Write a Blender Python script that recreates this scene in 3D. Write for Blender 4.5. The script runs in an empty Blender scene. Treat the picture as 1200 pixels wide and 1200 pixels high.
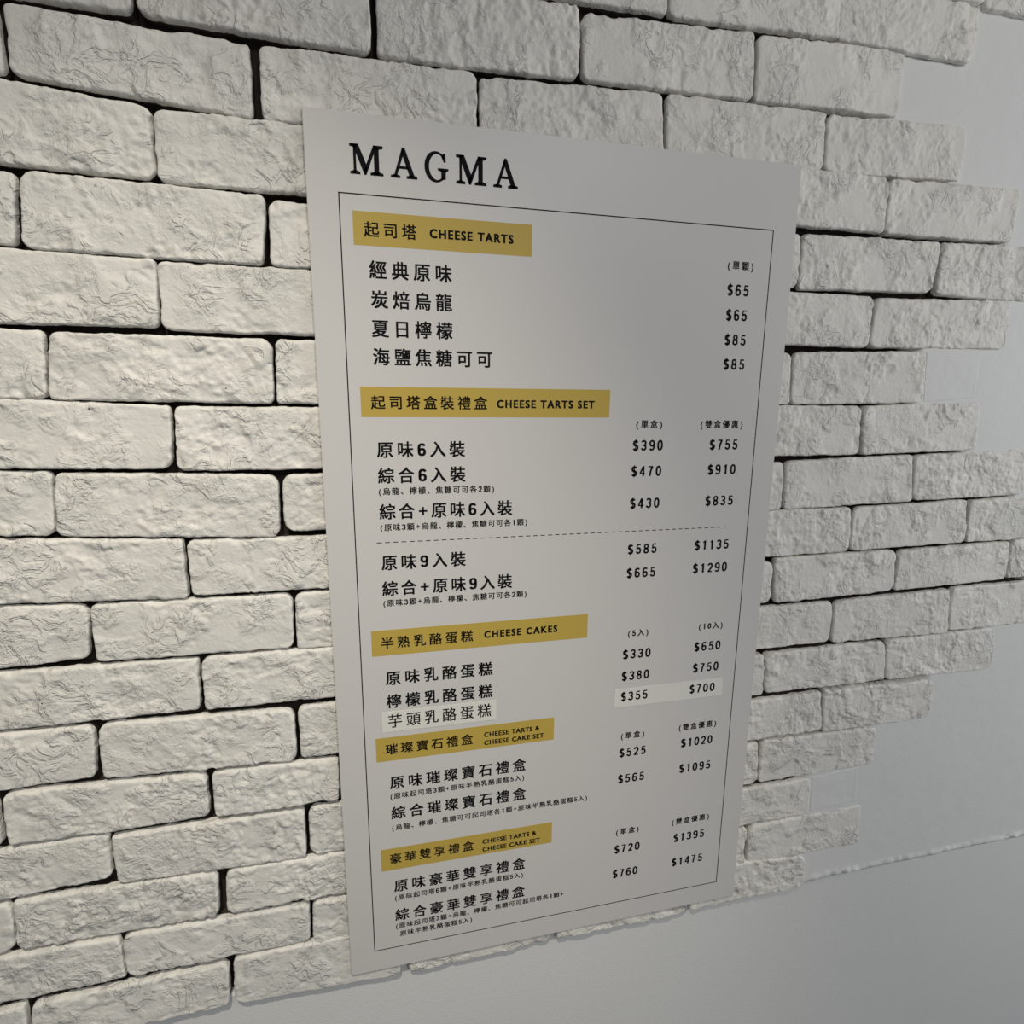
import bpy, math, random
import numpy as np
from mathutils import Matrix, Vector

sc = bpy.context.scene
col = sc.collection
Z0 = 1.72            # height of the top left corner of the printed frame above the floor

# ------------------------------------------------------------------ camera
cam_d = bpy.data.cameras.new('camera')
cam = bpy.data.objects.new('camera', cam_d)
col.objects.link(cam)
Rb = Matrix(((0.97481, 0.035442, -0.220193), (-0.222931, 0.183818, -0.957347), (0.006545, 0.982321, 0.187089)))
cam.matrix_world = Matrix.Translation((0.0378, -0.67308, Z0 - 0.22363)) @ Rb.to_4x4()
cam_d.sensor_width = 36
cam_d.lens = 19.5208
cam_d.clip_start = 0.01
sc.camera = cam

# ------------------------------------------------------------------ light and exposure
world = bpy.data.worlds.new('room_light')
sc.world = world
world.use_nodes = True
wb = world.node_tree.nodes['Background']
wb.inputs[0].default_value = (0.88, 0.92, 1.0, 1)
wb.inputs[1].default_value = 0.13

def lamp(name, kind, loc, target, energy, color, **kw):
    d = bpy.data.lights.new(name, kind)
    o = bpy.data.objects.new(name, d)
    col.objects.link(o)
    o.location = loc
    o.rotation_euler = (Vector(target) - Vector(loc)).to_track_quat('-Z', 'Y').to_euler()
    d.energy = energy
    d.color = color
    for k, v in kw.items():
        setattr(d, k, v)
    return o

lamp('ceiling_spotlight', 'SPOT', (-0.18, -1.08, Z0 + 1.10), (-0.18, 0, Z0 - 1.04), 112, (1.0, 0.93, 0.80),
     spot_size=math.radians(49), spot_blend=1.0, shadow_soft_size=0.035)
lamp('front_fill_light', 'AREA', (0.9, -2.4, Z0 + 1.0), (0.5, 0, Z0 - 0.5), 19, (1.0, 0.97, 0.92), size=0.5)  # unseen fill, added to light the board from the front
lamp('window_daylight', 'AREA', (2.9, -1.0, Z0 - 0.1), (0.7, 0, Z0 - 0.5), 24, (0.93, 0.97, 1.0), size=1.2)

vs = sc.view_settings
vs.view_transform = 'Standard'
vs.look = 'None'
vs.exposure = 0.0
vs.gamma = 1
vs.use_curve_mapping = False

# ------------------------------------------------------------------ measured layout (metres on the wall; z down from Z0)
BRICKS = [  # course, (x, z) of top left, top right, bottom right, bottom left, kind
    ('A0', [[0.149, 0.2925], [0.3742, 0.2925], [0.3742, 0.2225], [0.149, 0.2195]], 'n'),
    ('A0', [[0.3765, 0.2925], [0.6082, 0.2942], [0.6082, 0.2298], [0.3765, 0.2203]], 'n'),
    ('A0', [[0.6058, 0.2941], [0.8187, 0.2958], [0.8187, 0.2283], [0.6058, 0.2286]], 'n'),
    ('A0', [[0.829, 0.368], [1.05, 0.37], [1.048, 0.297], [0.8263, 0.2941]], 'n'),
    ('A', [[-0.407, 0.2155], [-0.1838, 0.2155], [-0.1838, 0.1458], [-0.407, 0.146]], 'n'),
    ('A', [[-0.178, 0.2155], [0.0391, 0.2155], [0.0391, 0.1387], [-0.178, 0.1455]], 'n'),
    ('A', [[0.0461, 0.2155], [0.2689, 0.2155], [0.2689, 0.1436], [0.0461, 0.138]], 'n'),
    ('A', [[0.2708, 0.2104], [0.4908, 0.2203], [0.4934, 0.1477], [0.274, 0.1434]], 'n'),
    ('A', [[0.4968, 0.2194], [0.7131, 0.2304], [0.7138, 0.155], [0.4959, 0.147]], 'e'),
    ('B', [[-0.29, 0.139], [-0.0815, 0.1335], [-0.0815, 0.0655], [-0.292, 0.0804]], 'n'),
    ('B', [[-0.0709, 0.1336], [0.1512, 0.1368], [0.1508, 0.0712], [-0.0726, 0.0649]], 'n'),
    ('B', [[0.1549, 0.1331], [0.3739, 0.1421], [0.3783, 0.0722], [0.1547, 0.0716]], 'n'),
    ('B', [[0.3794, 0.1418], [0.6006, 0.1465], [0.6033, 0.0768], [0.3828, 0.0727]], 'n'),
    ('B', [[0.6046, 0.145], [0.8295, 0.1542], [0.827, 0.0863], [0.6083, 0.0782]], 'e'),
    ('C', [[-0.3992, 0.0833], [-0.1767, 0.0665], [-0.1798, -0.0006], [-0.4023, 0.0047]], 'n'),
    ('C', [[-0.1738, 0.0653], [0.0487, 0.0643], [0.0464, -0.0028], [-0.1761, -0.0018]], 'n'),
    ('C', [[0.4845, 0.0799], [0.707, 0.0799], [0.7111, 0.0116], [0.4886, 0.0116]], 'n'),
    ('C', [[0.7113, 0.0793], [0.9372, 0.0838], [0.9312, 0.0134], [0.7113, 0.0106]], 'e'),
    ('D', [[-0.523, 0.0071], [-0.3005, -0.0045], [-0.3104, -0.0717], [-0.5329, -0.0462]], 'n'),
    ('D', [[-0.2966, -0.0019], [-0.0753, -0.0061], [-0.0829, -0.0763], [-0.3034, -0.0728]], 'n'),
    ('D', [[-0.0722, -0.01], [0.1503, -0.011], [0.149, -0.0776], [-0.0735, -0.0766]], 'n'),
    ('D', [[0.3592, 0.0015], [0.5817, 0.0015], [0.582, -0.066], [0.3595, -0.066]], 'n'),
    ('D', [[0.5855, 0.0028], [0.81, 0.0064], [0.8033, -0.0616], [0.5848, -0.0669]], 'n'),
    ('D', [[0.8144, 0.0067], [1.0026, 0.0123], [1.0135, -0.0659], [0.8097, -0.0636]], 'n'),
    ('E', [[-0.4093, -0.0722], [-0.1868, -0.0767], [-0.1897, -0.1441], [-0.4122, -0.1458]], 'n'),
    ('E', [[-0.1853, -0.0774], [0.0372, -0.0784], [0.0366, -0.1475], [-0.1859, -0.1465]], 'n'),
    ('E', [[0.4861, -0.0707], [0.7086, -0.0707], [0.7062, -0.139], [0.4837, -0.139]], 'n'),
    ('E', [[0.7116, -0.0717], [0.9554, -0.065], [0.9546, -0.1343], [0.7091, -0.1389]], 'e'),
    ('F', [[-0.5189, -0.1478], [-0.2964, -0.1512], [-0.3022, -0.2189], [-0.5247, -0.221]], 'n'),
    ('F', [[-0.2928, -0.1519], [-0.0797, -0.1526], [-0.0819, -0.2225], [-0.2993, -0.2198]], 'n'),
    ('F', [[-0.0762, -0.1525], [0.1463, -0.1535], [0.1442, -0.2235], [-0.0783, -0.2225]], 'n'),
    ('F', [[0.3614, -0.1492], [0.5839, -0.1492], [0.5879, -0.2187], [0.3654, -0.2187]], 'n'),
    ('F', [[0.5878, -0.148], [0.8089, -0.142], [0.8158, -0.2146], [0.5906, -0.2187]], 'n'),
    ('F', [[0.8104, -0.142], [0.9101, -0.1393], [0.9127, -0.2063], [0.8174, -0.2146]], 's'),
    ('G', [[-0.4096, -0.2174], [-0.1871, -0.2251], [-0.1922, -0.2943], [-0.4147, -0.2891]], 'n'),
    ('G', [[-0.1831, -0.226], [0.0394, -0.227], [0.036, -0.2973], [-0.1865, -0.2963]], 'n'),
    ('G', [[0.4887, -0.2202], [0.7112, -0.2202], [0.7142, -0.2899], [0.4917, -0.2899]], 'n'),
    ('G', [[0.7127, -0.2202], [0.9238, -0.2125], [0.9289, -0.2848], [0.7187, -0.29]], 'e'),
    ('H', [[-0.5301, -0.286], [-0.3076, -0.2958], [-0.3124, -0.364], [-0.5349, -0.3563]], 'n'),
    ('H', [[-0.3054, -0.2967], [-0.0829, -0.3032], [-0.086, -0.3765], [-0.311, -0.365]], 'n'),
    ('H', [[-0.0783, -0.3033], [0.1442, -0.3043], [0.1426, -0.3706], [-0.0799, -0.3696]], 'n'),
    ('H', [[0.3664, -0.2991], [0.5889, -0.2991], [0.5924, -0.3679], [0.3699, -0.3679]], 'n'),
    ('H', [[0.5929, -0.298], [0.8138, -0.2912], [0.8215, -0.3628], [0.5966, -0.3668]], 'n'),
    ('H', [[0.8171, -0.2925], [1.0297, -0.2845], [1.0399, -0.3586], [0.8245, -0.3616]], 'n'),
    ('I', [[-0.4122, -0.3639], [-0.1897, -0.3746], [-0.1892, -0.4444], [-0.4117, -0.436]], 'n'),
    ('I', [[-0.1855, -0.3768], [0.037, -0.3778], [0.038, -0.4426], [-0.1845, -0.4416]], 'n'),
    ('I', [[0.4912, -0.3684], [0.7137, -0.3684], [0.7159, -0.4365], [0.4934, -0.4365]], 'n'),
    ('I', [[0.7185, -0.3698], [0.93, -0.3635], [0.9389, -0.4328], [0.7188, -0.4353]], 'n'),
    ('I', [[0.9353, -0.3651], [1.1309, -0.3584], [1.1423, -0.4325], [0.9423, -0.433]], 'n'),
    ('J', [[-0.5149, -0.4345], [-0.2924, -0.4447], [-0.2975, -0.5083], [-0.52, -0.5175]], 'n'),
    ('J', [[-0.2891, -0.445], [-0.0764, -0.4473], [-0.0798, -0.5158], [-0.2904, -0.5132]], 'n'),
    ('J', [[-0.0734, -0.4464], [0.1491, -0.4474], [0.1475, -0.5194], [-0.075, -0.5184]], 'n'),
    ('J', [[0.3643, -0.4451], [0.5868, -0.4451], [0.5877, -0.5067], [0.3652, -0.5067]], 'n'),
    ('J', [[0.5905, -0.4401], [0.8072, -0.4386], [0.8101, -0.5051], [0.5953, -0.5099]], 'n'),
    ('J', [[0.8123, -0.4402], [1.0325, -0.436], [1.0361, -0.5002], [0.8134, -0.5053]], 'n'),
    ('J', [[1.0358, -0.4347], [1.2467, -0.4313], [1.2552, -0.4973], [1.0394, -0.4989]], 'n'),
    ('K', [[-0.4086, -0.5165], [-0.1861, -0.5195], [-0.1902, -0.585], [-0.4127, -0.5856]], 'n'),
    ('K', [[-0.1824, -0.5188], [0.0401, -0.5198], [0.0388, -0.5868], [-0.1837, -0.5858]], 'n'),
    ('K', [[0.4783, -0.5152], [0.7008, -0.5152], [0.7019, -0.5806], [0.4794, -0.5806]], 'n'),
    ('K', [[0.7039, -0.5154], [0.9231, -0.5101], [0.9325, -0.5856], [0.7084, -0.5827]], 'n'),
    ('K', [[0.9264, -0.5089], [1.1154, -0.5068], [1.1261, -0.5825], [0.9355, -0.5829]], 'n'),
    ('L', [[-0.5256, -0.5885], [-0.3031, -0.5914], [-0.309, -0.6568], [-0.5315, -0.6633]], 'n'),
    ('L', [[-0.2987, -0.5909], [-0.0849, -0.597], [-0.0854, -0.6691], [-0.3006, -0.6604]], 'n'),
    ('L', [[-0.0798, -0.5953], [0.1427, -0.5963], [0.1434, -0.6674], [-0.0791, -0.6664]], 'n'),
    ('L', [[0.3652, -0.5892], [0.5877, -0.5892], [0.5916, -0.6555], [0.3691, -0.6555]], 'n'),
    ('L', [[0.5906, -0.5895], [0.809, -0.5891], [0.8184, -0.6579], [0.5947, -0.6558]], 'n'),
    ('L', [[0.8124, -0.5895], [1.0329, -0.5854], [1.0398, -0.6603], [0.8218, -0.6583]], 'e'),
    ('M', [[-0.4038, -0.6637], [-0.1912, -0.6707], [-0.1918, -0.7314], [-0.4058, -0.7316]], 'n'),
    ('M', [[-0.1845, -0.6706], [-0.0347, -0.673], [-0.0366, -0.7324], [-0.185, -0.7326]], 'n'),
    ('M', [[0.4764, -0.6651], [0.6989, -0.6651], [0.7059, -0.7313], [0.4834, -0.7313]], 'n'),
    ('M', [[0.7035, -0.6642], [0.9216, -0.6678], [0.92, -0.7362], [0.7098, -0.7363]], 'e'),
    ('N', [[-0.5273, -0.7378], [-0.3048, -0.7358], [-0.307, -0.7952], [-0.5295, -0.8084]], 'n'),
    ('N', [[-0.3015, -0.7388], [-0.0815, -0.7398], [-0.0815, -0.8113], [-0.3007, -0.8051]], 'n'),
    ('N', [[-0.0752, -0.7397], [0.1473, -0.7407], [0.1464, -0.8108], [-0.0761, -0.8098]], 'n'),
    ('N', [[0.3701, -0.7381], [0.5926, -0.7381], [0.5968, -0.809], [0.3743, -0.809]], 'n'),
    ('N', [[0.5971, -0.7372], [0.8164, -0.7415], [0.8169, -0.8107], [0.6, -0.8095]], 'e'),
    ('O', [[-0.6373, -0.8192], [-0.4148, -0.809], [-0.4195, -0.8746], [-0.642, -0.888]], 'n'),
    ('O', [[-0.412, -0.8073], [-0.1907, -0.8109], [-0.1934, -0.8772], [-0.418, -0.8762]], 'n'),
    ('O', [[-0.1809, -0.8129], [0.0416, -0.8139], [0.0393, -0.8779], [-0.1832, -0.8769]], 'n'),
    ('O', [[0.4767, -0.8177], [0.6992, -0.8177], [0.701, -0.8844], [0.4785, -0.8844]], 'n'),
    ('O', [[0.7007, -0.8163], [0.7914, -0.8116], [0.7959, -0.8766], [0.704, -0.8817]], 's'),
    ('P', [[-0.5318, -0.8807], [-0.3093, -0.8819], [-0.3075, -0.9432], [-0.53, -0.9497]], 'n'),
    ('P', [[-0.3055, -0.8815], [-0.0827, -0.8852], [-0.0849, -0.9422], [-0.3056, -0.9437]], 'n'),
    ('P', [[-0.0782, -0.8835], [0.1443, -0.8845], [0.1417, -0.9484], [-0.0808, -0.9474]], 'n'),
    ('P', [[0.3637, -0.8891], [0.5862, -0.8891], [0.5869, -0.9609], [0.3644, -0.9609]], 'n'),
    ('P', [[0.5908, -0.8883], [0.8075, -0.8851], [0.812, -0.9625], [0.593, -0.9589]], 'e'),
    ('Q', [[-0.6432, -0.9751], [-0.4207, -0.955], [-0.4226, -1.0095], [-0.6451, -1.0207]], 'n'),
    ('Q', [[-0.4138, -0.957], [-0.1883, -0.9518], [-0.1926, -1.017], [-0.4175, -1.019]], 'n'),
    ('Q', [[-0.1816, -0.9467], [0.0311, -0.9449], [0.0345, -1.0272], [-0.1843, -1.0194]], 'n'),
    ('Q', [[0.0454, -0.9425], [0.2526, -0.9414], [0.2582, -1.025], [0.0465, -1.0304]], 'n'),
    ('Q', [[0.2658, -0.9398], [0.4808, -0.9423], [0.49, -1.0275], [0.2691, -1.0246]], 'n'),
    ('Q', [[0.4853, -0.9417], [0.7026, -0.9645], [0.7083, -1.0244], [0.4927, -1.0233]], 'n'),
]
RECTS = [
    ('banner1', 0.0133, 0.2144, -0.0514, -0.0167),
    ('banner2', 0.0133, 0.3191, -0.237, -0.2025),
    ('banner3', 0.0137, 0.2993, -0.5339, -0.4999),
    ('banner4', 0.0135, 0.2546, -0.6817, -0.6476),
    ('banner5', 0.0141, 0.255, -0.8473, -0.8135),
    ('sticker1', 0.0224, 0.1724, -0.6401, -0.6117),
    ('sticker2', 0.3433, 0.5152, -0.6447, -0.6168),
]
TEXTS = [
    ('head', '起司塔', 'banner1', 0.0249, 0.0811, -0.0421, -0.0271),
    ('eng', 'CHEESE TARTS', 'banner1', 0.0964, 0.1917, -0.0386, -0.0295),
    ('item', '經典原味', '', 0.029, 0.1196, -0.0851, -0.0672),
    ('item', '炭焙烏龍', '', 0.0296, 0.1197, -0.1163, -0.0984),
    ('item', '夏日檸檬', '', 0.0293, 0.1197, -0.1475, -0.1289),
    ('item', '海鹽焦糖可可', '', 0.0294, 0.1664, -0.1784, -0.1594),
    ('head', '起司塔盒裝禮盒', 'banner2', 0.025, 0.1608, -0.2279, -0.2126),
    ('eng', 'CHEESE TARTS SET', 'banner2', 0.1734, 0.2981, -0.2256, -0.2164),
    ('item', '原味6入裝', '', 0.0296, 0.1331, -0.2843, -0.2659),
    ('item', '綜合6入裝', '', 0.0297, 0.1334, -0.315, -0.2964),
    ('note', '(烏龍、檸檬、焦糖可可各2顆)', '', 0.0298, 0.1693, -0.3303, -0.3204),
    ('item', '綜合+原味6入裝', '', 0.0298, 0.1927, -0.3588, -0.3396),
    ('note', '(原味3顆+烏龍、檸檬、焦糖可可各1顆)', '', 0.0301, 0.2124, -0.3744, -0.3635),
    ('item', '原味9入裝', '', 0.03, 0.1327, -0.4222, -0.4035),
    ('item', '綜合+原味9入裝', '', 0.0296, 0.193, -0.4553, -0.4348),
    ('note', '(原味3顆+烏龍、檸檬、焦糖可可各2顆)', '', 0.0301, 0.2126, -0.4703, -0.4592),
    ('head', '半熟乳酪蛋糕', 'banner3', 0.0253, 0.1415, -0.5248, -0.5069),
    ('eng', 'CHEESE CAKES', 'banner3', 0.1569, 0.2558, -0.5215, -0.5116),
    ('item', '原味乳酪蛋糕', '', 0.0295, 0.1673, -0.5748, -0.5527),
    ('item', '檸檬乳酪蛋糕', '', 0.0295, 0.1671, -0.6068, -0.5848),
    ('label', '芋頭乳酪蛋糕', 'sticker1', 0.0306, 0.1652, -0.6345, -0.6144),
    ('head', '璀璨寶石禮盒', 'banner4', 0.0255, 0.1405, -0.6726, -0.6534),
    ('eng', 'CHEESE TARTS &', 'banner4', 0.1561, 0.2334, -0.6645, -0.6566),
    ('eng', 'CHEESE CAKE SET', 'banner4', 0.1561, 0.2399, -0.6764, -0.6682),
    ('item', '原味璀璨寶石禮盒', '', 0.0298, 0.2146, -0.7238, -0.7021),
    ('note', '(原味起司塔3顆+原味半熟乳酪蛋糕5入)', '', 0.0296, 0.2124, -0.7401, -0.7279),
    ('item', '綜合璀璨寶石禮盒', '', 0.03, 0.2151, -0.7693, -0.7467),
    ('note', '(烏龍、檸檬、焦糖可可起司塔各1顆+原味半熟乳酪蛋糕5入)', '', 0.0301, 0.3073, -0.7879, -0.7757),
    ('head', '豪華雙享禮盒', 'banner5', 0.0259, 0.1405, -0.8376, -0.8184),
    ('eng', 'CHEESE TARTS &', 'banner5', 0.1533, 0.2311, -0.8301, -0.8222),
    ('eng', 'CHEESE CAKE SET', 'banner5', 0.1533, 0.2371, -0.8427, -0.8345),
    ('item', '原味豪華雙享禮盒', '', 0.0301, 0.2153, -0.8833, -0.8598),
    ('note', '(原味起司塔6顆+原味半熟乳酪蛋糕5入)', '', 0.0304, 0.2125, -0.8986, -0.885),
    ('item', '綜合豪華雙享禮盒', '', 0.0302, 0.2152, -0.9304, -0.9075),
    ('note', '(原味起司塔3顆+烏龍、檸檬、焦糖可可起司塔各1顆+', '', 0.0302, 0.2752, -0.9448, -0.9332),
    ('note', '原味半熟乳酪蛋糕5入)', '', 0.0355, 0.1372, -0.9582, -0.9456),
    ('column', '(單顆)', '', 0.4728, 0.5092, -0.052, -0.0418),
    ('price', '$65', '', 0.4744, 0.5053, -0.0828, -0.0681),
    ('price', '$65', '', 0.4754, 0.5056, -0.1135, -0.099),
    ('price', '$85', '', 0.476, 0.5068, -0.1443, -0.1295),
    ('price', '$85', '', 0.4769, 0.5078, -0.1752, -0.1601),
    ('column', '(單盒)', '', 0.3572, 0.3934, -0.2522, -0.2422),
    ('column', '(雙盒優惠)', '', 0.4499, 0.5124, -0.2523, -0.2422),
    ('price', '$390', '', 0.3536, 0.3961, -0.2807, -0.2656),
    ('price', '$755', '', 0.4652, 0.5075, -0.2806, -0.2652),
    ('price', '$470', '', 0.3533, 0.3959, -0.3145, -0.2992),
    ('price', '$910', '', 0.4651, 0.5073, -0.3144, -0.2993),
    ('price', '$430', '', 0.3534, 0.3957, -0.3575, -0.3417),
    ('price', '$835', '', 0.4649, 0.5073, -0.3575, -0.3418),
    ('price', '$585', '', 0.3534, 0.3957, -0.4203, -0.4045),
    ('price', '$1135', '', 0.4534, 0.5062, -0.4199, -0.404),
    ('price', '$665', '', 0.3534, 0.3956, -0.4538, -0.438),
    ('price', '$1290', '', 0.453, 0.5064, -0.4532, -0.4377),
    ('column', '(5入)', '', 0.3599, 0.3899, -0.5402, -0.5289),
    ('column', '(10入)', '', 0.4694, 0.507, -0.5396, -0.5277),
    ('price', '$330', '', 0.3534, 0.3954, -0.5724, -0.5555),
    ('price', '$650', '', 0.4643, 0.5062, -0.5715, -0.5552),
    ('price', '$380', '', 0.3532, 0.395, -0.6053, -0.5882),
    ('price', '$750', '', 0.4643, 0.5057, -0.6045, -0.5878),
    ('labelprice', '$355', 'sticker2', 0.3532, 0.3942, -0.6365, -0.6202),
    ('labelprice', '$700', 'sticker2', 0.4612, 0.502, -0.6372, -0.621),
    ('column', '(單盒)', '', 0.3567, 0.3925, -0.6975, -0.6847),
    ('column', '(雙盒優惠)', '', 0.4486, 0.5098, -0.6962, -0.6832),
    ('price', '$525', '', 0.355, 0.3965, -0.7257, -0.7099),
    ('price', '$1020', '', 0.4535, 0.5055, -0.7234, -0.7071),
    ('price', '$565', '', 0.3549, 0.3964, -0.7683, -0.7525),
    ('price', '$1095', '', 0.4539, 0.5058, -0.7661, -0.7496),
    ('column', '(單盒)', '', 0.3561, 0.3922, -0.8563, -0.8422),
    ('column', '(雙盒優惠)', '', 0.448, 0.5107, -0.8557, -0.8415),
    ('price', '$720', '', 0.3544, 0.3954, -0.8872, -0.8705),
    ('price', '$1395', '', 0.4524, 0.5047, -0.8857, -0.8686),
    ('price', '$760', '', 0.3535, 0.3942, -0.93, -0.9138),
    ('price', '$1475', '', 0.452, 0.5048, -0.9291, -0.9116),
]

# ------------------------------------------------------------------ materials
def material(name, color, rough=0.6, spec=0.4):
    m = bpy.data.materials.new(name)
    m.use_nodes = True
    b = m.node_tree.nodes['Principled BSDF']
    b.inputs['Base Color'].default_value = (*color, 1)
    b.inputs['Roughness'].default_value = rough
    b.inputs['Specular IOR Level'].default_value = spec
    return m, m.node_tree, b

def N(nt, t, **kw):
    n = nt.nodes.new(t)
    for k, v in kw.items():
        setattr(n, k, v)
    return n

def noise(nt, vec, scale, detail=4, rough=0.55, dist=0.0):
    n = N(nt, 'ShaderNodeTexNoise')
    n.inputs['Scale'].default_value = scale
    n.inputs['Detail'].default_value = detail
    n.inputs['Roughness'].default_value = rough
    n.inputs['Distortion'].default_value = dist
    nt.links.new(vec, n.inputs['Vector'])
    return n.outputs['Fac']

def ramp(nt, fac, stops):
    r = N(nt, 'ShaderNodeValToRGB')
    e = r.color_ramp.elements
    while len(e) < len(stops):
        e.new(0.5)
    for k, (p, c) in enumerate(stops):
        e[k].position = p
        e[k].color = (c, c, c, 1) if not isinstance(c, tuple) else (*c, 1)
    nt.links.new(fac, r.inputs[0])
    return r.outputs[0]

def mathn(nt, op, a, b=None):
    n = N(nt, 'ShaderNodeMath', operation=op)
    for i, v in enumerate((a, b)):
        if v is None:
            continue
        if isinstance(v, (int, float)):
            n.inputs[i].default_value = v
        else:
            nt.links.new(v, n.inputs[i])
    return n.outputs[0]

def painted(name, color, brick=True, grain=1.0, raw_depth=0.0145):
    m, nt, b = material(name, color, 0.62, 0.35)
    tc = N(nt, 'ShaderNodeTexCoord')
    off = N(nt, 'ShaderNodeVectorMath', operation='ADD')
    nt.links.new(tc.outputs['Object'], off.inputs[0])
    if brick:
        oi = N(nt, 'ShaderNodeObjectInfo')
        sc_ = mathn(nt, 'MULTIPLY', oi.outputs['Random'], 37.0)
        cb = N(nt, 'ShaderNodeCombineXYZ')
        nt.links.new(sc_, cb.inputs[0]); nt.links.new(sc_, cb.inputs[2])
        nt.links.new(cb.outputs[0], off.inputs[1])
    v = off.outputs[0]
    fine = noise(nt, v, 420, 3, 0.6)
    mid = noise(nt, v, 130, 5, 0.6, 0.6)
    patch = ramp(nt, noise(nt, v, 15, 3), [(0.47, 0.22), (0.60, 1.0)])
    h = mathn(nt, 'ADD', mathn(nt, 'MULTIPLY', fine, 0.0004 * grain), mathn(nt, 'MULTIPLY', mathn(nt, 'MULTIPLY', mid, patch), 0.0034 * grain if brick else 0.00015))
    if brick:
        # brush-dragged paint skins: sharp little steps in patches
        warp = noise(nt, v, 40, 5, 0.55, 1.0)
        steps = ramp(nt, warp, [(0.40, 0.0), (0.45, 0.45), (0.52, 0.55), (0.57, 1.0)])
        mask = ramp(nt, noise(nt, v, 17, 2), [(0.50, 0.0), (0.58, 1.0)])
        h = mathn(nt, 'ADD', h, mathn(nt, 'MULTIPLY', mathn(nt, 'MULTIPLY', steps, mask), 0.0024))
        # pin holes
        vo = N(nt, 'ShaderNodeTexVoronoi')
        vo.inputs['Scale'].default_value = 55
        nt.links.new(v, vo.inputs['Vector'])
        sel = N(nt, 'ShaderNodeSeparateColor')
        nt.links.new(vo.outputs['Color'], sel.inputs[0])
        hole = mathn(nt, 'MULTIPLY', mathn(nt, 'LESS_THAN', vo.outputs['Distance'], 0.055), mathn(nt, 'GREATER_THAN', sel.outputs[0], 0.94))
        mix = N(nt, 'ShaderNodeMix', data_type='RGBA')
        tint = ramp(nt, noise(nt, v, 9, 3), [(0.3, tuple(c * 0.94 for c in color)), (0.7, tuple(min(1, c * 1.05) for c in color))])
        nt.links.new(hole, mix.inputs[0])
        nt.links.new(tint, mix.inputs[6])
        mix.inputs[7].default_value = (0.05, 0.045, 0.04, 1)
        # the paint never reached the back of the joints: raw dark clay behind
        sp = N(nt, 'ShaderNodeSeparateXYZ')
        nt.links.new(tc.outputs['Object'], sp.inputs[0])
        depth = mathn(nt, 'ADD', sp.outputs[1], mathn(nt, 'MULTIPLY', mathn(nt, 'SUBTRACT', noise(nt, v, 60, 3), 0.5), 0.008))
        raw = mathn(nt, 'GREATER_THAN', depth, raw_depth)
        mix2 = N(nt, 'ShaderNodeMix', data_type='RGBA')
        nt.links.new(raw, mix2.inputs[0])
        nt.links.new(mix.outputs[2], mix2.inputs[6])
        mix2.inputs[7].default_value = (0.045, 0.034, 0.028, 1)
        nt.links.new(mix2.outputs[2], b.inputs['Base Color'])
        h = mathn(nt, 'SUBTRACT', h, mathn(nt, 'MULTIPLY', hole, 0.001))
    bu = N(nt, 'ShaderNodeBump')
    bu.inputs['Strength'].default_value = 1.0
    bu.inputs['Distance'].default_value = 1.0
    nt.links.new(h, bu.inputs['Height'])
    nt.links.new(bu.outputs[0], b.inputs['Normal'])
    return m

M_BRICK = painted('white_painted_brick', (0.73, 0.71, 0.66))
M_BRICK_END = painted('white_painted_brick_end', (0.73, 0.71, 0.66), raw_depth=0.021)
M_PLASTER = painted('white_painted_plaster', (0.70, 0.70, 0.685), brick=False)
M_BED, _, _ = material('dark_adhesive_bed', (0.035, 0.028, 0.024), 0.95, 0.1)
M_BOARD, nt_, b_ = material('matt_white_print_board', (0.615, 0.60, 0.58), 0.42, 0.4)
tc_ = N(nt_, 'ShaderNodeTexCoord')
bu_ = N(nt_, 'ShaderNodeBump')
bu_.inputs['Distance'].default_value = 0.00004
nt_.links.new(noise(nt_, tc_.outputs['Object'], 600, 2), bu_.inputs['Height'])
nt_.links.new(bu_.outputs[0], b_.inputs['Normal'])
M_INK, _, _ = material('black_print', (0.006, 0.006, 0.007), 0.6, 0.06)
M_GOLD, _, _ = material('mustard_print', (0.50, 0.36, 0.072), 0.5, 0.3)
M_LABEL, _, _ = material('cream_paper_label', (0.71, 0.70, 0.655), 0.6, 0.3)

# ------------------------------------------------------------------ helpers
def mesh_object(name, verts, faces, mat, parent=None, smooth=False):
    me = bpy.data.meshes.new(name)
    verts = np.asarray(verts, dtype=np.float32)
    faces = np.asarray(faces, dtype=np.int32)
    if faces.ndim == 2:
        nf, k = faces.shape
        me.vertices.add(len(verts)); me.vertices.foreach_set('co', verts.ravel())
        me.loops.add(nf * k); me.loops.foreach_set('vertex_index', faces.ravel())
        me.polygons.add(nf)
        me.polygons.foreach_set('loop_start', np.arange(0, nf * k, k, dtype=np.int32))
        me.polygons.foreach_set('use_smooth', np.full(nf, smooth))
        me.update(calc_edges=True)
        me.validate()
    me.materials.append(mat)
    o = bpy.data.objects.new(name, me)
    col.objects.link(o)
    if parent:
        o.parent = parent
    return o

def box(name, x0, x1, y0, y1, z0, z1, mat, parent=None, bevel=0.0):
    me = bpy.data.meshes.new(name)
    v = [(x, y, z) for x in (x0, x1) for y in (y0, y1) for z in (z0, z1)]
    f = [(0, 1, 3, 2), (4, 6, 7, 5), (0, 4, 5, 1), (2, 3, 7, 6), (0, 2, 6, 4), (1, 5, 7, 3)]
    me.from_pydata(v, [], f)
    me.materials.append(mat)
    if bevel:
        import bmesh
        bm = bmesh.new(); bm.from_mesh(me)
        bmesh.ops.bevel(bm, geom=bm.edges[:], offset=bevel, segments=2, affect='EDGES')
        bm.to_mesh(me); bm.free()
    o = bpy.data.objects.new(name, me)
    col.objects.link(o)
    if parent:
        o.parent = parent
    return o

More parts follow.
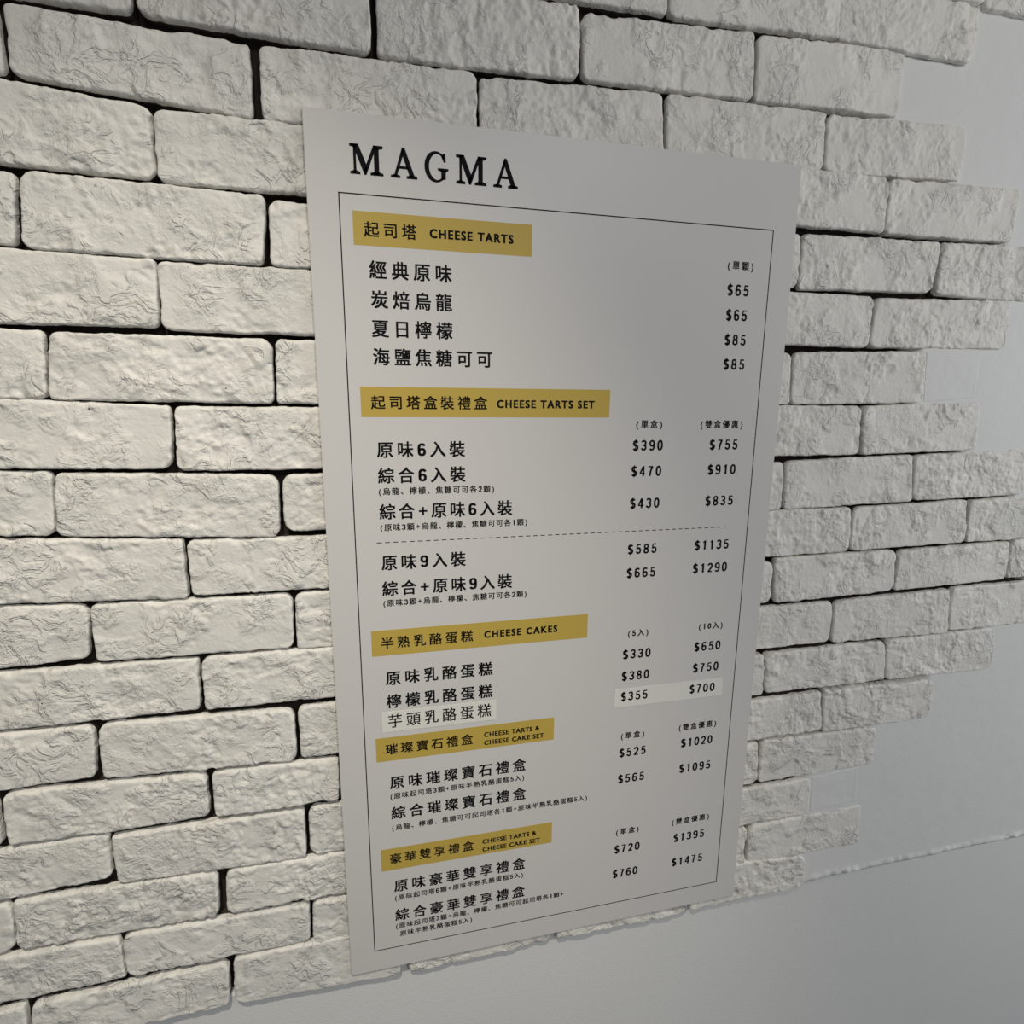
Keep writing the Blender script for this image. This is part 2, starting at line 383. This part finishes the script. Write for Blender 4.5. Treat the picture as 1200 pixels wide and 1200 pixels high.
# smooth 2-D gradient noise in numpy
def pnoise(x, y, seed):
    rng = np.random.RandomState(seed % 2**31)
    ang = rng.rand(256, 256) * 2 * np.pi
    gx, gy = np.cos(ang), np.sin(ang)
    xi, yi = np.floor(x).astype(int), np.floor(y).astype(int)
    xf, yf = x - xi, y - yi
    u, v = xf * xf * xf * (xf * (xf * 6 - 15) + 10), yf * yf * yf * (yf * (yf * 6 - 15) + 10)
    def g(a, b):
        i, j = (xi + a) & 255, (yi + b) & 255
        return gx[i, j] * (xf - a) + gy[i, j] * (yf - b)
    return (g(0, 0) * (1 - u) + g(1, 0) * u) * (1 - v) + (g(0, 1) * (1 - u) + g(1, 1) * u) * v

def fbm(x, y, seed, octaves=4, gain=0.5):
    r, a, f = 0, 1.0, 1.0
    for k in range(octaves):
        r = r + a * pnoise(x * f + 17 * k, y * f + 5 * k, seed)
        a *= gain; f *= 2.03
    return r

def sstep(a, b, x):
    t = np.clip((x - a) / (b - a), 0, 1)
    return t * t * (3 - 2 * t)

# ------------------------------------------------------------------ the wall: bed, bricks, plaster, lower face
BED = 0.024           # depth of the dark adhesive bed
wall = box('wall_back', -1.5, 2.2, BED, BED + 0.12, Z0 - 1.72, Z0 + 0.595, M_BED)
wall['kind'] = 'structure'
wall['label'] = 'white painted brick wall fading into smooth plaster at right'
wall['category'] = 'wall'
ROW_END = [(.37, 1.05), (.2945, .822), (.219, .713), (.148, .827), (.081, .937), (.008, 1.012), (-.069, .952), (-.143, .815), (-.2185, .927), (-.292, 1.036),
           (-.364, 1.138), (-.436, 1.252), (-.508, 1.122), (-.585, 1.037), (-.660, .921), (-.735, .817), (-.8125, .70), (-.882, .81), (-.962, .705), (-1.03, .705)]

def row_end(z):
    e = np.full(z.shape, 1.05)
    for top, x in ROW_END:
        e = np.where(z < top, x, e)
    return e

def plaster_y(x, z):
    """depth of the plaster skin beside the bricks"""
    y = 0.0078 + 0.0065 * sstep(0.02, 0.20, z) + 0.0008 * fbm(x * 5, z * 5, 3, 3)
    return y

def brick(q, kind, seed, fine=True, crack=None, gather=None):
    rng = random.Random(seed)
    q = np.array(q) + np.array([(-1, 1), (1, 1), (1, -1), (-1, -1)]) * 0.0004     # tl tr br bl, (x, z)
    L = (np.linalg.norm(q[1] - q[0]) + np.linalg.norm(q[2] - q[3])) / 2
    H = (np.linalg.norm(q[3] - q[0]) + np.linalg.norm(q[2] - q[1])) / 2
    step = 0.0018 if fine else 0.006
    ed = [0, .0006, .0014, .0024, .0036, .0052] if fine else [0, .0012, .003]
    def axis(T):
        n = max(2, int(round((T - 2 * (ed[-1] + step)) / step)))
        mid = np.linspace(ed[-1] + step, T - ed[-1] - step, n + 1)
        return np.concatenate([ed, mid, T - np.array(ed[::-1])])
    A, B = np.meshgrid(axis(L), axis(H), indexing='ij')
    nu, nv = A.shape
    r = np.empty((2, 2))
    for i in range(2):
        for j in range(2):
            r[i, j] = rng.uniform(0.0045, 0.013) if kind != 's' else 0.002
    P, Q = A.copy(), B.copy()
    D = np.minimum(np.minimum(A, L - A), np.minimum(B, H - B))
    for i in range(2):
        for j in range(2):
            rr = r[i, j]
            da = A if i == 0 else L - A
            db = B if j == 0 else H - B
            c = (da < rr) & (db < rr)
            px, py = (rr - da) / rr, (rr - db) / rr
            qx, qy = px * np.sqrt(1 - py * py / 2), py * np.sqrt(1 - px * px / 2)
            ndx, ndy = rr - qx * rr, rr - qy * rr
            P = np.where(c, ndx if i == 0 else L - ndx, P)
            Q = np.where(c, ndy if j == 0 else H - ndy, Q)
            D = np.where(c, rr * (1 - np.hypot(qx, qy)), D)
    D = np.maximum(D, 0)
    sx, sz = rng.uniform(0, 90), rng.uniform(0, 90)
    X, Z = P + sx, Q + sz
    fade = np.clip(1 - D / 0.012, 0, 1)
    wob = 0.0016
    if kind == 's':
        wob = 0.0003
    P = P + wob * fade * (0.8 * fbm(X * 38, Z * 38, seed) + 0.35 * fbm(X * 140, Z * 140, seed + 1, 3))
    Q = Q + wob * fade * (0.8 * fbm(X * 38 + 40, Z * 38, seed + 2) + 0.35 * fbm(X * 140, Z * 140 + 9, seed + 3, 3))
    u, w = P / L, Q / H        # w from bottom
    x = (q[3][0] * (1 - u) + q[2][0] * u) * (1 - w) + (q[0][0] * (1 - u) + q[1][0] * u) * w
    z = (q[3][1] * (1 - u) + q[2][1] * u) * (1 - w) + (q[0][1] * (1 - u) + q[1][1] * u) * w
    # relief
    base = 0.0052 + rng.uniform(0, 0.0014)
    if q[3][1] < -1.0:
        base = 0.0042
    tilt = rng.uniform(-1, 1) * 0.0006 * (u - .5) * 2 + rng.uniform(-1, 1) * 0.0006 * (w - .5) * 2
    low = 0.0012 * fbm(X * 16, Z * 22, seed + 5, 3)
    wx, wz = X + 0.012 * fbm(X * 30, Z * 30, seed + 6, 3), Z + 0.012 * fbm(X * 30 + 50, Z * 30, seed + 7, 3)
    aspect = rng.choice((0.45, 0.7, 1.0, 1.6))
    n = fbm(wx * 42 * aspect, wz * 42, seed + 8, 4)
    flakes = sum(sstep(t - 0.018, t + 0.018, n) for t in (-0.32, -0.1, 0.08, 0.3)) / 4
    mask = sstep(0.0, 0.26, fbm(X * 15, Z * 19, seed + 9, 3) + rng.uniform(-0.2, 0.28))
    rough = 0.0029 * mask * (flakes - 0.5) + mask * 0.0013 * fbm(X * 150, Z * 150, seed + 10, 3)
    re = 0.0026 * (1 + 0.7 * fbm(X * 50, Z * 50, seed + 11, 3)) + 0.0035 * sstep(0.25, 0.6, fbm(X * 28, Z * 28, seed + 12, 2))
    re = np.maximum(re, 0.0012) * (1 + 0.6 * sstep(0.6, 1.0, B / H))
    t = np.clip(1 - D / re, 0, 1)
    drop = re * (1 - np.sqrt(np.maximum(0, 1 - t * t)))
    if kind == 's':
        y = plaster_y(x, z) - 0.0004 + 0.0007 * fbm(X * 25, Z * 25, seed, 3) * sstep(0, 0.01, D) + np.clip(1 - D / 0.0012, 0, 1) * 0.0012
        # thin trowelled face, slipping back under the skin
    else:
        y = base + tilt - low - rough + drop + 0.0003 * fbm(X * 260, Z * 260, seed + 13, 2)
        y = np.maximum(y, 0.0033)
        if kind == 'e':
            s = sstep(0.55, 1.0, u + 0.12 * fbm(X * 22, Z * 22, seed + 14, 3))
            y = y + s * (np.maximum(0, plaster_y(x, z) - 0.0022 - y) * 0.75)
    if crack:   # a hairline crack across
        cx = crack + 0.06 * fbm(w * 3 + seed, w * 0, seed + 15, 3)
        y = y + 0.0016 * np.exp(-((u - cx) * L / 0.0011) ** 2)
    V = np.stack([x, y, z + Z0], -1).reshape(-1, 3)
    idx = np.arange(nu * nv).reshape(nu, nv)
    F = np.stack([idx[:-1, :-1], idx[1:, :-1], idx[1:, 1:], idx[:-1, 1:]], -1).reshape(-1, 4)
    ring = np.concatenate([idx[:, 0], idx[-1, 1:], idx[-2::-1, -1], idx[0, -2:0:-1]])
    back = V[ring].copy(); back[:, 1] = BED
    b0 = len(V)
    V = np.concatenate([V, back])
    m = len(ring); k = np.arange(m); kn = (k + 1) % m
    S = np.stack([ring[k], b0 + k, b0 + kn, ring[kn]], -1)
    F = np.concatenate([F, S])
    if gather is not None:
        k = sum(len(g[0]) for g in gather)
        gather.append((V, F + k))
        return
    return mesh_object('brick', V, F, {'n': M_BRICK, 'e': M_BRICK_END, 's': M_PLASTER}[kind], wall, smooth=True)

for i, (row, q, kind) in enumerate(BRICKS):
    cr = {('I', -0.1855): 0.285, ('H', 0.8171): 0.47, ('B', 0.6046): 0.8, ('L', 0.8124): 0.6, ('F', 0.5878): 0.55}.get((row, q[0][0]))
    brick(q, kind, 1000 + 41 * i, crack=cr)

# the brickwork carries on to the left of and above the picture (coarser)
rows = {}
BEYOND = []
for row, q, kind in BRICKS:
    rows.setdefault(row, []).append(q)
seed = 9000
for row, qs in rows.items():
    q = min(qs, key=lambda a: a[0][0])
    x0, zt, zb = min(q[0][0], q[3][0]) - 0.005, q[0][1], q[3][1]
    if row == 'A0':
        zt, zb = 0.2925, 0.2195
    first = True
    while x0 > -1.3:
        seed += 37
        brick([(x0 - 0.2205, zt), (x0, zt), (x0, zb), (x0 - 0.2205, zb)], 'n', seed, False, gather=None if first else BEYOND)
        first = False
        x0 -= 0.2255
for zt, x0 in ((.368, .825), (.4425, .93), (.517, .86), (.5915, .78)):
    first = zt == .368
    while x0 > -1.3:
        seed += 37
        brick([(x0 - 0.2205, zt), (x0, zt), (x0, zt - .0705), (x0 - 0.2205, zt - .0705)], 'n', seed, False, gather=None if first else BEYOND)
        first = False
        x0 -= 0.2255
o = mesh_object('brickwork_beyond', np.concatenate([g[0] for g in BEYOND]), np.concatenate([g[1] for g in BEYOND]), M_BRICK, wall, smooth=True)
o['kind'] = 'stuff'

# plaster skin to the right; it runs a little way in behind the last bricks
xs = np.concatenate([np.arange(0.60, 1.30, 0.0035), np.arange(1.30, 2.2, 0.03)])
zs = np.concatenate([[-1.0215], np.arange(-1.018, 0.30, 0.0035), np.arange(0.30, 0.60, 0.0195)])
X, Zg = np.meshgrid(xs, zs, indexing='ij')
e = np.minimum(row_end(Zg), np.minimum(row_end(Zg - 0.010), row_end(Zg + 0.010))) + 0.006 * fbm(X * 20, Zg * 20, 77, 3)
Y = plaster_y(X, Zg) + 0.019 * sstep(0.008, 0.05, e - X)
Y = Y + 0.00025 * fbm(X * 40, Zg * 40, 78, 3)
lip = np.exp(-((Zg + 1.013) / 0.0042) ** 2) * (0.0018 + 0.0060 * fbm(X * 75, Zg * 110, 79, 4) * (0.4 + sstep(-0.2, 0.3, fbm(X * 7, X * 0, 83, 2))))
Y = Y - lip * sstep(0.70, 0.74, X)
Y[:, 0] = BED
Zw = Zg + Z0 + (0.0022 * fbm(X * 12, X * 0, 80, 4) + 0.0012 * fbm(X * 90, X * 0, 81, 3)) * (Zg < -1.005)
V = np.stack([X, Y, Zw], -1).reshape(-1, 3)
idx = np.arange(X.size).reshape(X.shape)
F = np.stack([idx[:-1, :-1], idx[1:, :-1], idx[1:, 1:], idx[:-1, 1:]], -1).reshape(-1, 4)
mesh_object('plaster_skim', V, F, M_PLASTER, wall, smooth=True)

# scraped marks left in the plaster: short upright joints of buried bricks
# lower smooth wall face
xs = np.linspace(-1.5, 2.2, 300)
zs = np.concatenate([np.linspace(-1.72, -1.1, 12), np.linspace(-1.09, -1.012, 14), [-1.0115]])
X, Zg = np.meshgrid(xs, zs, indexing='ij')
Y = 0.0150 - 0.0048 * sstep(0.66, 0.95, X) + 0.0009 * fbm(X * 4, Zg * 4, 91, 3)
Y[:, -1] = BED
V = np.stack([X, Y, Zg + Z0], -1).reshape(-1, 3)
idx = np.arange(X.size).reshape(X.shape)
F = np.stack([idx[:-1, :-1], idx[1:, :-1], idx[1:, 1:], idx[:-1, 1:]], -1).reshape(-1, 4)
mesh_object('smooth_lower_face', V, F, M_PLASTER, wall, smooth=True)

# ------------------------------------------------------------------ the menu board
board = bpy.data.objects.new('menu_board', None)
col.objects.link(board)
BX0, BX1, BZ1, BZ0 = -0.0327, 0.5673, 0.0791, -1.0061
board.location = ((BX0 + BX1) / 2, 0, Z0 + BZ0)
board['label'] = 'tall white menu board with black text and mustard banners on brick wall'
board['category'] = 'menu board'
bpy.context.view_layer.update()
INV = board.matrix_world.inverted()

def own(o, parent=board):
    o.parent = parent
    if parent is board:
        o.matrix_parent_inverse = INV
    else:
        o.matrix_parent_inverse = parent.matrix_world.inverted()
    return o

own(box('panel', BX0, BX1, 0, 0.0032, Z0 + BZ0, Z0 + BZ1, M_BOARD, bevel=0.0004))

# printed frame line
t = 0.00062
W, Hh = 0.534, 0.9733
me_v, me_f = [], []
def flat(x0, x1, z0, z1, y, vs_, fs_):
    k = len(vs_)
    vs_ += [(x0, y, z0), (x1, y, z0), (x1, y, z1), (x0, y, z1)]
    fs_.append((k, k + 1, k + 2, k + 3))
for a in ((-t, W + t, -t, t), (-t, W + t, -Hh - t, -Hh + t), (-t, t, -Hh, 0), (W - t, W + t, -Hh, 0)):
    flat(a[0], a[1], Z0 + a[2], Z0 + a[3], -0.00012, me_v, me_f)
own(mesh_object('frame_line', me_v, me_f, M_INK))
me_v, me_f = [], []
n_dash = 49
dx = (0.5012 - 0.0249) / (n_dash - 0.4)
for k in range(n_dash):
    flat(0.0249 + k * dx, 0.0249 + k * dx + 0.6 * dx, Z0 - 0.3878, Z0 - 0.3868, -0.00012, me_v, me_f)
own(mesh_object('dashed_line', me_v, me_f, M_INK))

holders = {}
for name, x0, x1, z0, z1 in RECTS:
    if name.startswith('banner'):
        o = own(box('banner', x0, x1, -0.00010, 0.0002, Z0 + z0, Z0 + z1, M_GOLD))
    else:
        o = own(box('paper_label', x0, x1, -0.00045, 0.0001, Z0 + z0, Z0 + z1, M_LABEL))
        o['label'] = 'paper strip naming the taro cake row' if name == 'sticker1' else 'paper strip with the prices of the taro cake row'
    holders[name] = o
bpy.context.view_layer.update()

def text_mesh(s, em, sx, spacing):
    cu = bpy.data.curves.new('print', 'FONT')
    cu.body = s
    cu.size = em
    cu.space_character = spacing
    cu.resolution_u = 3
    o = bpy.data.objects.new('print', cu)
    col.objects.link(o)
    dg = bpy.context.evaluated_depsgraph_get()
    me = bpy.data.meshes.new_from_object(o.evaluated_get(dg))
    bpy.data.objects.remove(o)
    bpy.data.curves.remove(cu)
    co = np.empty(len(me.vertices) * 3, dtype=np.float32)
    me.vertices.foreach_get('co', co)
    co = co.reshape(-1, 3)
    co[:, 0] *= sx
    return me, co

def stroke(v, f, pts, w, closed=False):
    pts = [np.array(p, float) for p in pts]
    n = len(pts)
    L, R = [], []
    for i in range(n):
        p0 = pts[i - 1] if (i or closed) else pts[0]
        p1 = pts[(i + 1) % n] if (i < n - 1 or closed) else pts[-1]
        d = (p1 - p0) / (np.linalg.norm(p1 - p0) + 1e-9)
        nn = np.array((-d[1], d[0])) * w / 2
        L.append(pts[i] + nn); R.append(pts[i] - nn)
    k = len(v)
    for a_, b_ in zip(L, R):
        v += [tuple(a_), tuple(b_)]
    for i in range(n if closed else n - 1):
        j = (i + 1) % n
        f.append((k + 2 * i, k + 2 * i + 1, k + 2 * j + 1, k + 2 * j))

def arc(cx, cy, rx, ry, a0, a1, n=14):
    out = []
    for i in range(n + 1):
        a_ = math.radians(a0 + (a1 - a0) * i / n)
        c_, s_ = math.cos(a_), math.sin(a_)
        out.append((cx + rx * math.copysign(abs(c_) ** 0.85, c_), cy + ry * math.copysign(abs(s_) ** 0.85, s_)))
    return out

def figure(ch, w=0.195):
    """condensed bold figures, cap height 1, about 0.58 wide"""
    v, f = [], []
    if ch == '0':
        stroke(v, f, arc(.29, .5, .205, .425, 0, 345, 23), w, True)
    elif ch == '1':
        stroke(v, f, [(.33, 0), (.33, 1)], w * 1.05)
        stroke(v, f, [(.12, .79), (.24, .83), (.33, .95)], w * .75)
    elif ch == '2':
        stroke(v, f, arc(.29, .70, .195, .225, 175, -20) + [(.40, .46), (.13, .10)], w)
        stroke(v, f, [(.04, .072), (.53, .072)], .145)
    elif ch == '3':
        stroke(v, f, arc(.28, .725, .19, .20, 165, -90, 12), w * .95)
        stroke(v, f, arc(.28, .29, .205, .215, 90, -168, 14), w * .95)
        stroke(v, f, [(.20, .515), (.32, .515)], .12)
    elif ch == '4':
        stroke(v, f, [(.37, .97), (.07, .30)], w * .85)
        stroke(v, f, [(.02, .275), (.57, .275)], .13)
        stroke(v, f, [(.40, 0), (.40, 1)], w)
    elif ch == '5':
        stroke(v, f, [(.13, .93), (.51, .93)], .14)
        stroke(v, f, [(.16, .96), (.12, .46)], .125)
        stroke(v, f, [(.12, .50)] + arc(.29, .33, .20, .26, 125, -165, 16), w * .95)
    elif ch == '6' or ch == '9':
        stroke(v, f, arc(.30, .31, .20, .24, 0, 345, 20), w * .95, True)
        stroke(v, f, arc(.31, .62, .215, .315, 35, 180, 12) + [(.095, .35)], w * .95)
        if ch == '9':
            v = [(.59 - a_, 1 - b_) for a_, b_ in v]
    elif ch == '7':
        stroke(v, f, [(.05, .93), (.54, .93)], .14)
        stroke(v, f, [(.48, .93), (.33, .55), (.23, 0)], w)
    elif ch == '8':
        stroke(v, f, arc(.29, .73, .175, .20, 0, 340, 17), w * .9, True)
        stroke(v, f, arc(.29, .28, .205, .21, 0, 340, 17), w * .95, True)
    elif ch == '$':
        S_ = arc(.29, .70, .185, .20, 20, 235, 12) + arc(.29, .285, .195, .21, 50, -160, 12)
        stroke(v, f, S_, w * 1.1)
        stroke(v, f, [(.29, -.09), (.29, 1.09)], .10)
    return v, f

KIND = {  # name, em, x scale, stroke gain
    'item': ('item_name', 0.0203, 0.96, 0.021),
    'label': ('lettering', 0.0204, 0.94, 0.011),
    'head': ('lettering', 0.0166, 1.0, 0.018),
    'eng': ('lettering', 0.0130, 0.94, 0.042),
    'engs': ('lettering', 0.0095, 1.0, 0.036),
    'note': ('item_note', 0.0095, 0.98, 0.020),
    'column': ('column_heading', 0.0112, 0.96, 0.024),
    'price': ('price', 0.0, 1.0, 0),
    'labelprice': ('lettering', 0.0, 1.0, 0),
}
GLYPHS = {}
def glyph(c, latin):
    if c not in GLYPHS:
        if c in '0123456789' and not latin:
            v, f = figure(c, 0.15)
            GLYPHS[c] = (np.array([(p[0] * .84 + .04, p[1] * .72) for p in v]), [tuple(q) for q in f], .57)
        else:
            me, co = text_mesh(c, 1.0, 1.0, 1.0)
            fs = [tuple(p.vertices) for p in me.polygons]
            bpy.data.meshes.remove(me)
            wide = {'(': .42, ')': .42, '+': .66}.get(c, 1.0)
            co = co[:, :2].copy()
            if c in '()+':
                co[:, 0] += (wide - co[:, 0].max() - co[:, 0].min()) / 2
            GLYPHS[c] = (co, fs, wide)
    return GLYPHS[c]

def layout(s, kk, em, sx, bold, x0, x1, z0, y):
    """one line of print: glyph by glyph, evenly letter-spaced to its measured width"""
    P, F = [], []
    if kk in ('eng', 'engs'):
        w = []
        for sp in (1.0, 1.3):
            me, co = text_mesh(s, em, sx, sp)
            w.append(co[:, 0].max() - co[:, 0].min())
            bpy.data.meshes.remove(me)
        sp = 1.0 + 0.3 * ((x1 - x0) - w[0]) / (w[1] - w[0])
        me, co = text_mesh(s, em, sx, sp)
        F = [tuple(p.vertices) for p in me.polygons]
        bpy.data.meshes.remove(me)
        P = co[:, :2]
    else:
        runs, adv = [], 0.0
        for i, c in enumerate(s):
            g, fs, wd = glyph(c, False)
            runs.append((g, fs, adv))
            adv += wd
        n = len(s) - 1
        first = runs[0][0][:, 0].min()
        last = runs[-1][0][:, 0].max() + runs[-1][2]
        extra = ((x1 - x0) / (em * sx) - (last - first)) / n
        k = 0
        for i, (g, fs, ax) in enumerate(runs):
            q = g.copy()
            q[:, 0] = (q[:, 0] + ax + i * extra) * em * sx
            q[:, 1] *= em
            P.append(q)
            F += [tuple(a + k for a in f) for f in fs]
            k += len(q)
        P = np.concatenate(P)
    bx, bz = P[:, 0].min(), P[:, 1].min()
    V, FF = [], []
    g = bold * em
    for j, (ox, oz) in enumerate(((g, g * .7), (-g, g * .7), (g, -g * .7), (-g, -g * .7), (0, 0))):
        k = len(V)
        V += [(float(p[0] - bx + x0 + ox), y - j * 2e-6, float(p[1] - bz + z0 + oz + Z0)) for p in P]
        FF += [tuple(a + k for a in q) for q in F]
    return V, FF

for kind, s, owner, x0, x1, z0, z1 in TEXTS:
    kk = 'engs' if kind == 'eng' and owner in ('banner4', 'banner5') else kind
    name, em, sx, bold = KIND[kk]
    y = {'': -0.00016, 'b': -0.00022, 's': -0.00052}[owner[:1]]
    V, F = [], []
    if 'price' in kind:
        cap, gw = 0.0134, 0.0079
        pitch = (x1 - x0 - gw) / (len(s) - 1)
        for i, c in enumerate(s):
            v, f = figure(c)
            k = len(V)
            V += [(x0 + i * pitch + p[0] / .58 * gw, y, Z0 + z0 + (0.09 + p[1]) * cap) for p in v]
            F += [[a + k for a in g] for g in f]
    else:
        V, F = layout(s, kk, em, sx, bold, x0, x1, z0, y)
    me = bpy.data.meshes.new(name)
    me.from_pydata(V, [], F)
    me.materials.append(M_INK)
    o = bpy.data.objects.new(name, me)
    col.objects.link(o)
    own(o, holders[owner] if owner else board)

# headline in a condensed slab serif, drawn stroke by stroke (unit cap height)
def poly(vs_, fs_, pts):
    k = len(vs_)
    vs_ += [tuple(p) for p in pts]
    fs_.append(list(range(k, k + len(pts))))

def letter_M():
    v, f = [], []
    poly(v, f, [(0.13, 0.04), (0.205, 0.04), (0.205, 0.94), (0.13, 0.94)])
    poly(v, f, [(0.0, 0.92), (0.0, 1.0), (0.29, 1.0), (0.20, 0.86), (0.13, 0.90)])
    poly(v, f, [(0.11, 1.0), (0.29, 1.0), (0.62, 0.22), (0.535, 0.0), (0.51, 0.0)])
    poly(v, f, [(0.51, 0.0), (0.56, 0.0), (0.955, 1.0), (0.86, 1.0), (0.50, 0.14)])
    poly(v, f, [(0.87, 0.04), (1.03, 0.04), (1.03, 0.96), (0.87, 0.96)])
    poly(v, f, [(0.85, 1.0), (1.18, 1.0), (1.18, 0.92), (1.03, 0.88), (0.87, 0.9)])
    poly(v, f, [(0.0, 0.0), (0.34, 0.0), (0.34, 0.07), (0.205, 0.12), (0.13, 0.12), (0.0, 0.07)])
    poly(v, f, [(0.73, 0.0), (1.18, 0.0), (1.18, 0.07), (1.03, 0.12), (0.87, 0.12), (0.73, 0.07)])
    return v, f, 1.18

def letter_A():
    v, f = [], []
    poly(v, f, [(0.10, 0.04), (0.19, 0.04), (0.51, 0.90), (0.44, 1.0)])
    poly(v, f, [(0.44, 1.03), (0.53, 1.03), (0.93, 0.04), (0.75, 0.04), (0.43, 0.86)])
    poly(v, f, [(0.26, 0.32), (0.70, 0.32), (0.68, 0.40), (0.29, 0.40)])
    poly(v, f, [(-0.02, 0.0), (0.33, 0.0), (0.33, 0.07), (0.21, 0.11), (0.10, 0.11), (-0.02, 0.07)])
    poly(v, f, [(0.61, 0.0), (1.02, 0.0), (1.02, 0.07), (0.91, 0.11), (0.74, 0.11), (0.61, 0.07)])
    return v, f, 1.0

def letter_G():
    v, f = [], []
    n = 40
    a0, a1 = math.radians(38), math.radians(318)
    prev = None
    for k in range(n + 1):
        a = a0 + (a1 - a0) * k / n
        o_ = (0.46 + 0.46 * math.cos(a), 0.5 + 0.53 * math.sin(a))
        i_ = (0.51 + 0.345 * math.cos(a), 0.5 + 0.455 * math.sin(a))
        if prev:
            poly(v, f, [prev[0], o_, i_, prev[1]])
        prev = (o_, i_)
    poly(v, f, [(0.78, 0.97), (0.85, 0.97), (0.86, 0.68), (0.80, 0.68), (0.70, 0.88)])
    poly(v, f, [(0.69, 0.06), (0.86, 0.10), (0.86, 0.42), (0.69, 0.42)])
    poly(v, f, [(0.55, 0.46), (0.97, 0.46), (0.97, 0.40), (0.86, 0.35), (0.69, 0.35), (0.55, 0.40)])
    return v, f, 0.97

V, F = [], []
zc = Z0 + 0.0198
ch = 0.0292
for ch_name, xa, xb in (('M', .0128, .0476), ('A', .0552, .0838), ('G', .0916, .1180), ('M', .1263, .1608), ('A', .1683, .1971)):
    v, f, wd = {'M': letter_M, 'A': letter_A, 'G': letter_G}[ch_name]()
    k = len(V)
    lo = min(p[0] for p in v); hi = max(p[0] for p in v)
    for j, (ox, oz) in enumerate(((.00032, .0002), (-.00032, .0002), (.00032, -.0002), (-.00032, -.0002))):
        k = len(V)
        V += [(xa + .0004 + (p[0] - lo) / (hi - lo) * (xb - xa - .0008) + ox, -0.00016 - j * 2e-6, zc + p[1] * ch + oz) for p in v]
        F += [[i + k for i in g] for g in f]
me = bpy.data.meshes.new('headline')
me.from_pydata(V, [], F)
me.materials.append(M_INK)
o = bpy.data.objects.new('headline', me)
col.objects.link(o)
own(o)
